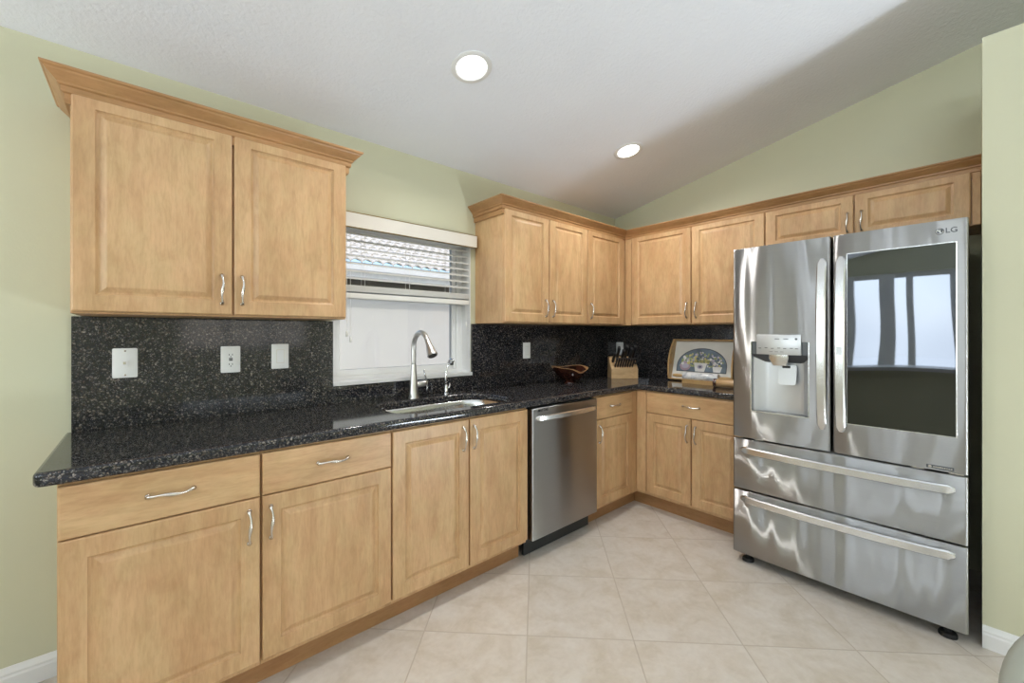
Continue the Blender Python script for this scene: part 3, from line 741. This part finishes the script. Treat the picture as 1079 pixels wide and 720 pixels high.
# ------------------------------------------------------------------ wall plates
def plate(name, label, cat, x, z, wd, ht, y=-.0205, rz=0):
    t = thing(name, label, cat, (x, y, z), rz, 'wall plates')
    bm = B(); loft(bm, [[(px, 0, pz) for px, pz in rrect(-wd / 2, wd / 2, -ht / 2, ht / 2, .005, 4)], [(px, -.003, pz) for px, pz in rrect(-wd / 2, wd / 2, -ht / 2, ht / 2, .005, 4)], [(px, -.0055, pz) for px, pz in rrect(-wd / 2 + .004, wd / 2 - .004, -ht / 2 + .004, ht / 2 - .004, .004, 4)]])
    obj('cover', bm, 'white_plastic', t, angle=40)
    return t
def screws(t, zz, mat='white_paint', r=.003):
    for s in (-1, 1):
        bm = B(); lathe(bm, [(r, 0), (r, -.001), (r * .6, -.0018)], (0, -.0053, s * zz), 10, axis='Y'); obj('screw', bm, mat, t)
t = plate('phone_plate', 'white phone jack wall plate, leftmost on the granite backsplash', 'wall plate', -3.452, 1.173, .076, .120)
screws(t, .049, 'nickel', .0035)
bm = B(); box(bm, -.010, .010, -.012, -.005, -.010, .010, .001); j = obj('jack', bm, 'white_plastic', t)
bm = B(); box(bm, -.006, .003, -.0135, -.0115, -.005, .005, .001); obj('jack_socket', bm, 'nickel', j)
def rocker_plate(label, x, z, y=-.0205, rz=0):
    t = plate('light_switch', label, 'switch', x, z, .076, .122, y, rz)
    obj('switch_frame', box(B(), -.0175, .0175, -.0068, -.005, -.034, .034, .001), 'valance_white', t)
    bm = B(); prism(bm, [(-.0065, -.031), (-.0065, .031), (-.011, .031), (-.0078, 0), (-.0075, -.031)], 'X', -.0150, .0150); obj('rocker', bm, 'white_paint', t)
    screws(t, .048); return t
def outlet(label, x, z, y=-.0205, rz=0):
    t = plate('outlet', label, 'outlet', x, z, .076, .122, y, rz)
    f = obj('outlet_face', box(B(), -.0170, .0170, -.0075, -.005, -.034, .034, .001), 'white_plastic', t)
    bm = B()
    for s in (-1, 1):
        for xx in (-.006, .006): box(bm, xx - .0012, xx + .0012, -.0078, -.0070, s * .022 - .004, s * .022 + .004)
        lathe(bm, [(.0025, 0), (.0025, -.0004)], (0, -.0075, s * .022 - .009), 8, axis='Y')
    box(bm, -.007, .007, -.0082, -.0070, -.006, -.0005); box(bm, -.007, .007, -.0082, -.0070, .0015, .007)
    obj('socket_slots', bm, 'black_plastic', f)
    screws(t, .048); return t
outlet('white outlet with dark sockets in the middle of the left backsplash', -3.094, 1.173)
rocker_plate('white rocker light switch on the left backsplash next to the window', -2.889, 1.180)
rocker_plate('white wall plate on the backsplash right of the window above the bowl', -1.198, 1.163)
outlet('white outlet half hidden behind the knife handles in the corner', 0, 0)
o = bpy.context.scene.objects['outlet.001']; o.location = (-.0205, -.066, 1.15); o.rotation_euler = (0, 0, R(-90))

# ------------------------------------------------------------------ wooden bowl
bw = thing('wooden_bowl', 'dark polished wooden bowl with pale wavy rim on the corner counter', 'bowl', (-.925, -.222, CT1))
def rimh(a):
    d = (a - R(262) + PI) % (2 * PI) - PI
    e = (a - R(175) + PI) % (2 * PI) - PI
    return .122 - .036 * math.exp(-(d / .5) ** 2) + .010 * math.exp(-(e / .5) ** 2) + .006 * math.sin(3 * a + 1)
def bowl_ring(f, out, n=72, z0=.022, k=lambda a: 1):
    ring = []
    for i in range(n):
        a = 2 * PI * i / n; h = rimh(a); z = z0 + (h - z0) * f * k(a)
        u = (z - z0) / (.12 - z0); r = .045 + .098 * max(0, u) ** .55 - (0 if out else .007)
        ring.append((r * math.cos(a), r * math.sin(a), z + (0 if out else .006 * (1 - f))))
    return ring
bm = B(); lathe(bm, [(.046, 0), (.046, .006), (.034, .014), (.036, .024)], n=40); obj('foot', bm, 'bowl_dark', bw, smooth=True, angle=50)
def band(a):
    d = (a - R(262) + PI) % (2 * PI) - PI; e = (a - R(140) + PI) % (2 * PI) - PI; g = (a - R(330) + PI) % (2 * PI) - PI
    return .965 - .16 * math.exp(-(d / .5) ** 2) - .16 * math.exp(-(e / .35) ** 2) - .10 * math.exp(-(g / .3) ** 2)
FS = (0, .05, .12, .25, .4, .6, .8, 1)
bm = B()
loft(bm, [bowl_ring(f, True, k=band) for f in FS], True, False)
loft(bm, [bowl_ring(f, False, k=band) for f in FS], True, False)
obj('basin', bm, 'bowl_dark', bw, smooth=True)
one = lambda a: 1
bm = B(); loft(bm, [bowl_ring(1, True, k=band), bowl_ring(1.0, True, k=one), bowl_ring(1.0, False, k=one), bowl_ring(1, False, k=band)], False, False); obj('rim', bm, 'bowl_sapwood', bw, smooth=True, angle=50)

# ------------------------------------------------------------------ knife block and knives
ka = math.atan2(-.143, .162)             # front edge direction
KB = Vector((-.371, -.350, CT1))
kb = thing('knife_block', 'pale wooden knife block in the counter corner', 'knife block', KB, ka)
# local: x along front edge, +y toward the corner; front face at y=0
bm = B(); prism(bm, [(0, 0), (.150, 0), (.135, .180), (.108, .180), (.004, .085), (0, .078)], 'X', -.112, .112)
bmesh.ops.bevel(bm, geom=bm.edges[:], offset=.002, segments=1, affect='EDGES')
obj('body', bm, 'block_wood', kb)
sd = Vector((0, .104, .095)).normalized(); sn = Vector((0, -.095, .104)).normalized()   # along slope, off slope
bm = B()
def slotpos(x, s): return Vector((x, .004, .082)) + sd * s
for i in range(8): box(bm, -.084 + i * .0185 - .001, -.084 + i * .0185 + .001, .0, .001, 0, .001)
bm.free()
KM = Matrix.Rotation(ka, 4, 'Z'); KM.translation = KB
def knife(label, x, s, L, wd, th, group, mat='black_plastic'):
    p = slotpos(x, s); q = sn.normalized()
    base = KM @ p; ax = (KM.to_3x3() @ q).normalized(); side = (KM.to_3x3() @ Vector((1, 0, 0))).normalized(); up = ax.cross(side)
    rot = Matrix((side, up, ax)).transposed()
    t = bpy.data.objects.new('knife', None); COL.objects.link(t); t.location = base; t.rotation_euler = rot.to_euler(); tag(t, label, 'knife', group)
    bm = B(); rings = []
    for f, k in ((.06, .75), (.12, .95), (.3, .9), (.55, .8), (.8, 1.0), (.95, 1.1), (1, .8)):
        bend = .1 * wd * (f * 2 - 1) ** 2
        rings.append([(a, b + bend, f * L) for a, b in rrect(-th / 2 * min(1, k + .1), th / 2 * min(1, k + .1), -wd / 2 * k, wd / 2 * k, th * .3, 3)])
    loft(bm, rings)
    for f in (.3, .55, .78):
        for sg in (-1, 1): lathe(bm, [(.0022, sg * -.0005), (.0022, 0), (.0015, sg * .0006)], (sg * th / 2, 0, f * L), 8, axis='X', mi=1)
    obj('handle', bm, [mat, 'chrome'], t, angle=50)
    bm = B(); box(bm, -th * .32, th * .32, -wd * .36, wd * .36, -.0, L * .065); obj('blade', bm, 'chrome', t)
    return t
for i in range(8):
    knife('black-handled steak knife in the lower slot row of the knife block', -.078 + i * .0205, .020, .105, .021, .014, 'steak knives in the knife block')
for i, (x, s, L, wd) in enumerate(((-.088, .075, .115, .026), (-.05, .105, .15, .033), (-.015, .085, .135, .030), (.018, .112, .155, .036), (.053, .09, .15, .034), (.087, .112, .155, .036))):
    knife(('small black knife handle at the upper left of the knife block', 'long black knife handle against the white outlet', 'short black knife handle in the middle of the block', 'thick black knife handle at the middle top of the block', 'black knife handle right of the block centre', 'long black knife handle at the upper right of the block')[i], x, s, L, wd, .021, 'large knives in the knife block')
# sharpening steel / shears at the right
sc_ = thing('kitchen_shears', 'black-handled kitchen shears at the right edge of the knife block', 'shears', KM @ slotpos(.095, .05), ka)
bm = B()
for s in (-1, 1):
    ctr = Vector((.012, -.035, .045)) + Vector((s * .013, 0, .012 * s))
    tube(bm, [ctr + Vector((.012 * math.cos(a), 0, .022 * math.sin(a))) for a in [2 * PI * k / 16 for k in range(17)]], .004, 8, up=(0, 1, 0))
    tube(bm, [(0, 0, .004), ctr + Vector((0, 0, -.022))], .0045, 8)
obj('handles', bm, 'black_plastic', sc_, smooth=True)
bm = B(); box(bm, -.006, .006, -.003, .003, -.008, .012); obj('blades', bm, 'chrome', sc_)

# ------------------------------------------------------------------ picture tray leaning on the splash
TW, TH = .50, .335
tr = thing('serving_tray', 'wooden serving tray with arched floral picture leaning against the backsplash', 'tray', (-.150, -.635 - TW / 2, CT1 + .002), R(-90))
tr.rotation_euler = (R(-16), 0, R(-90))
# local: x along wall, z up, front toward -y
bm = B(); box(bm, -TW / 2, TW / 2, 0, .008, 0, TH, .001, 1); obj('back_board', bm, 'tray_wood', tr)
obj('top_rail', box(B(), -TW / 2 + .012, TW / 2 - .012, -.035, 0, TH - .010, TH, .0015, 1), 'tray_wood', tr)
obj('bottom_rail', box(B(), -TW / 2 + .012, TW / 2 - .012, -.035, 0, 0, .010, .0015, 1), 'tray_wood', tr)
for s in (-1, 1):
    arc = [(0, 0), (-.040, 0)] + [(-.040 - .042 * math.sin(PI * k / 16), TH * k / 16) for k in range(1, 16)] + [(-.040, TH), (0, TH)]
    bm = B(); prism(bm, arc, 'X', s * TW / 2 - .006 - .006 * s, s * TW / 2 + .006 - .006 * s)
    e = obj('end_board', bm, 'tray_wood', tr)
    slot = [(-.052 + .010 * math.cos(a), TH / 2 + (.040 if math.sin(a) > 0 else -.040) + .010 * math.sin(a)) for a in [2 * PI * k / 20 for k in range(20)]]
    c_ = B(); prism(c_, slot, 'X', s * TW / 2 - .03, s * TW / 2 + .03); cut(e, [c_])
# picture: cream sheet, dark-edged lunette, flower pots
bm = B(); box(bm, -TW / 2 + .012, TW / 2 - .012, -.003, -.0005, .010, TH - .010)
pc = obj('picture', bm, 'picture_cream', tr)
bm = B()
def flat(bm, pts, y, mi):
    f = bm.faces.new([bm.verts.new((x, y, z)) for x, z in pts]); f.material_index = mi
def disc(bm, x, z, rx, rz_, y, mi, n=12): flat(bm, [(x + rx * math.cos(2 * PI * k / n), z + rz_ * math.sin(2 * PI * k / n)) for k in range(n)], y, mi)
AX = -.012
lun = lambda g: [(AX - .195 + g, .075 + g)] + [(AX - (.195 - g) * math.cos(PI * k / 24), .125 + (.145 - g) * math.sin(PI * k / 24)) for k in range(25)] + [(AX + .195 - g, .075 + g)]
flat(bm, lun(0), -.0034, 1); flat(bm, lun(.006), -.0038, 2)
rnd = random.Random(4)
for k in range(150):
    x = rnd.uniform(-.16, .16); zt = .12 + .115 * math.sqrt(max(0, 1 - (x / .185) ** 2))
    disc(bm, AX + x, rnd.uniform(.12, zt), rnd.uniform(.005, .013), rnd.uniform(.005, .012), -.0040 - k * .000002, rnd.choice((3, 3, 4, 5, 6, 2, 5)))
for k in range(26): disc(bm, AX + rnd.uniform(-.06, .06), rnd.uniform(.145, .185), .008, .010, -.0045, rnd.choice((4, 4, 3)))
for x, w0, w1, z0, z1, mi in ((-.005, .035, .052, .080, .150, 6), (.125, .026, .036, .082, .125, 6)):
    flat(bm, [(AX + x - w0, z0), (AX + x + w0, z0), (AX + x + w1, z1), (AX + x - w1, z1)], -.0047, mi)
disc(bm, AX - .005, .118, .022, .018, -.0049, 5); disc(bm, AX - .005, .118, .010, .009, -.0051, 2)
disc(bm, AX - .125, .118, .042, .036, -.0047, 7, 20); disc(bm, AX - .125, .122, .030, .022, -.0049, 5, 16); disc(bm, AX - .148, .14, .012, .012, -.0051, 6); disc(bm, AX - .10, .145, .014, .012, -.0051, 4)
obj('picture_print', bm, ['picture_cream', 'picture_line', 'picture_blue', 'picture_green', 'picture_yellow', 'picture_lilac', 'picture_white', 'picture_mauve'], pc)
# marble rolling pin on a wooden cradle
rp = thing('rolling_pin', 'white marble rolling pin with wooden handles in front of the tray', 'rolling pin', (-.262, -.935, CT1), R(-90))
bm = B(); lathe(bm, [(.028, -.130), (.031, -.126), (.031, .126), (.028, .130)], (0, 0, .052), 28, axis='X'); obj('roller', bm, 'marble', rp, smooth=True, angle=40)
for s in (-1, 1):
    bm = B(); lathe(bm, [(.008, s * .131), (.010, s * .14), (.013, s * .165), (.014, s * .19), (.010, s * .215), (.004, s * .22)], (0, 0, .052), 18, axis='X'); obj('handle', bm, 'tray_wood', rp, smooth=True, angle=50)
bm = B(); prism(bm, [(-.034, 0), (.034, 0), (.034, .030)] + [(.034 * math.cos(a), .052 - .034 * math.sin(a)) for a in [R(40 + 10 * k) for k in range(11)]] + [(-.034, .030)], 'X', -.128, .128); obj('cradle', bm, 'tray_wood', rp)
rp2 = thing('rolling_pin', 'thick pale wooden rolling pin with dark collar beside the refrigerator', 'rolling pin', (-.345, -1.19, CT1), R(-84))
bm = B(); lathe(bm, [(.026, -.10), (.029, -.096), (.029, .14), (.026, .144)], (0, 0, .030), 24, axis='X'); obj('roller', bm, 'block_wood', rp2, smooth=True, angle=40)
bm = B(); lathe(bm, [(.026, -.122), (.0295, -.120), (.0295, -.1005), (.026, -.100)], (0, 0, .030), 24, axis='X'); obj('collar', bm, 'bowl_dark', rp2, smooth=True, angle=40)

# ------------------------------------------------------------------ recessed ceiling lights
def can_light(label, x, y, on=True):
    z = ZC - SL * y
    t = thing('recessed_light', label, 'ceiling light', (x, y, z), 0, 'recessed ceiling lights'); t.rotation_euler = (-math.atan(SL), 0, 0)
    bm = B(); lathe(bm, [(.096, .001), (.096, -.003), (.088, -.006), (.075, -.006), (.068, .0)], n=40, cap0=False, cap1=False); obj('trim_ring', bm, 'white_paint', t, smooth=True, angle=40)
    bm = B(); lathe(bm, [(.069, -.0015), (.05, -.006), (.02, -.009), (.001, -.0095)], n=32, cap0=False); obj('lens', bm, 'lamp_glow', t, smooth=True)
    can_lamp((0, 0, -.015), t)
can_light('larger-looking glowing recessed ceiling light, near the left cabinet side', -2.241, -.741)
can_light('smaller-looking glowing recessed ceiling light, above the corner cabinets', -.917, -.733)

# ------------------------------------------------------------------ chair whose back corner shows bottom right
ch = thing('dining_chair', 'grey upholstered dining chair, only its rounded back corner in view', 'chair', (-2.244, -2.533, 0), R(48.5 - 90))
# local: x right, +y away from the camera; the chair faces the camera
bm = B(); prof = round_poly([(-.22, .46), (.22, .46), (.235, .838), (-.235, .838)], [.03, .03, .13, .13], 10)
loft(bm, [[(x * .97, .0, .46 + (z - .46) * .985) for x, z in prof], [(x, .014, z) for x, z in prof], [(x, .045, z) for x, z in prof], [(x * .97, .06, .46 + (z - .46) * .985) for x, z in prof]]); obj('backrest', bm, 'grey_fabric', ch, angle=70)
bm = B(); loft(bm, [[(x, y, z) for x, y in rrect(-.24 + g, .24 - g, -.46 + g, -.0 - g, .05, 6)] for z, g in ((.40, .012), (.41, 0), (.465, 0), (.48, .015))]); obj('seat', bm, 'grey_fabric', ch, angle=50)
for x in (-.2, .2):
    for y in (-.03, -.42):
        bm = B(); tube(bm, [(x * 1.05, y + (.02 if y > -.2 else -.02), 0), (x, y, .402)], [.012, .018], 12); obj('leg', bm, 'grey_leg', ch, smooth=True)
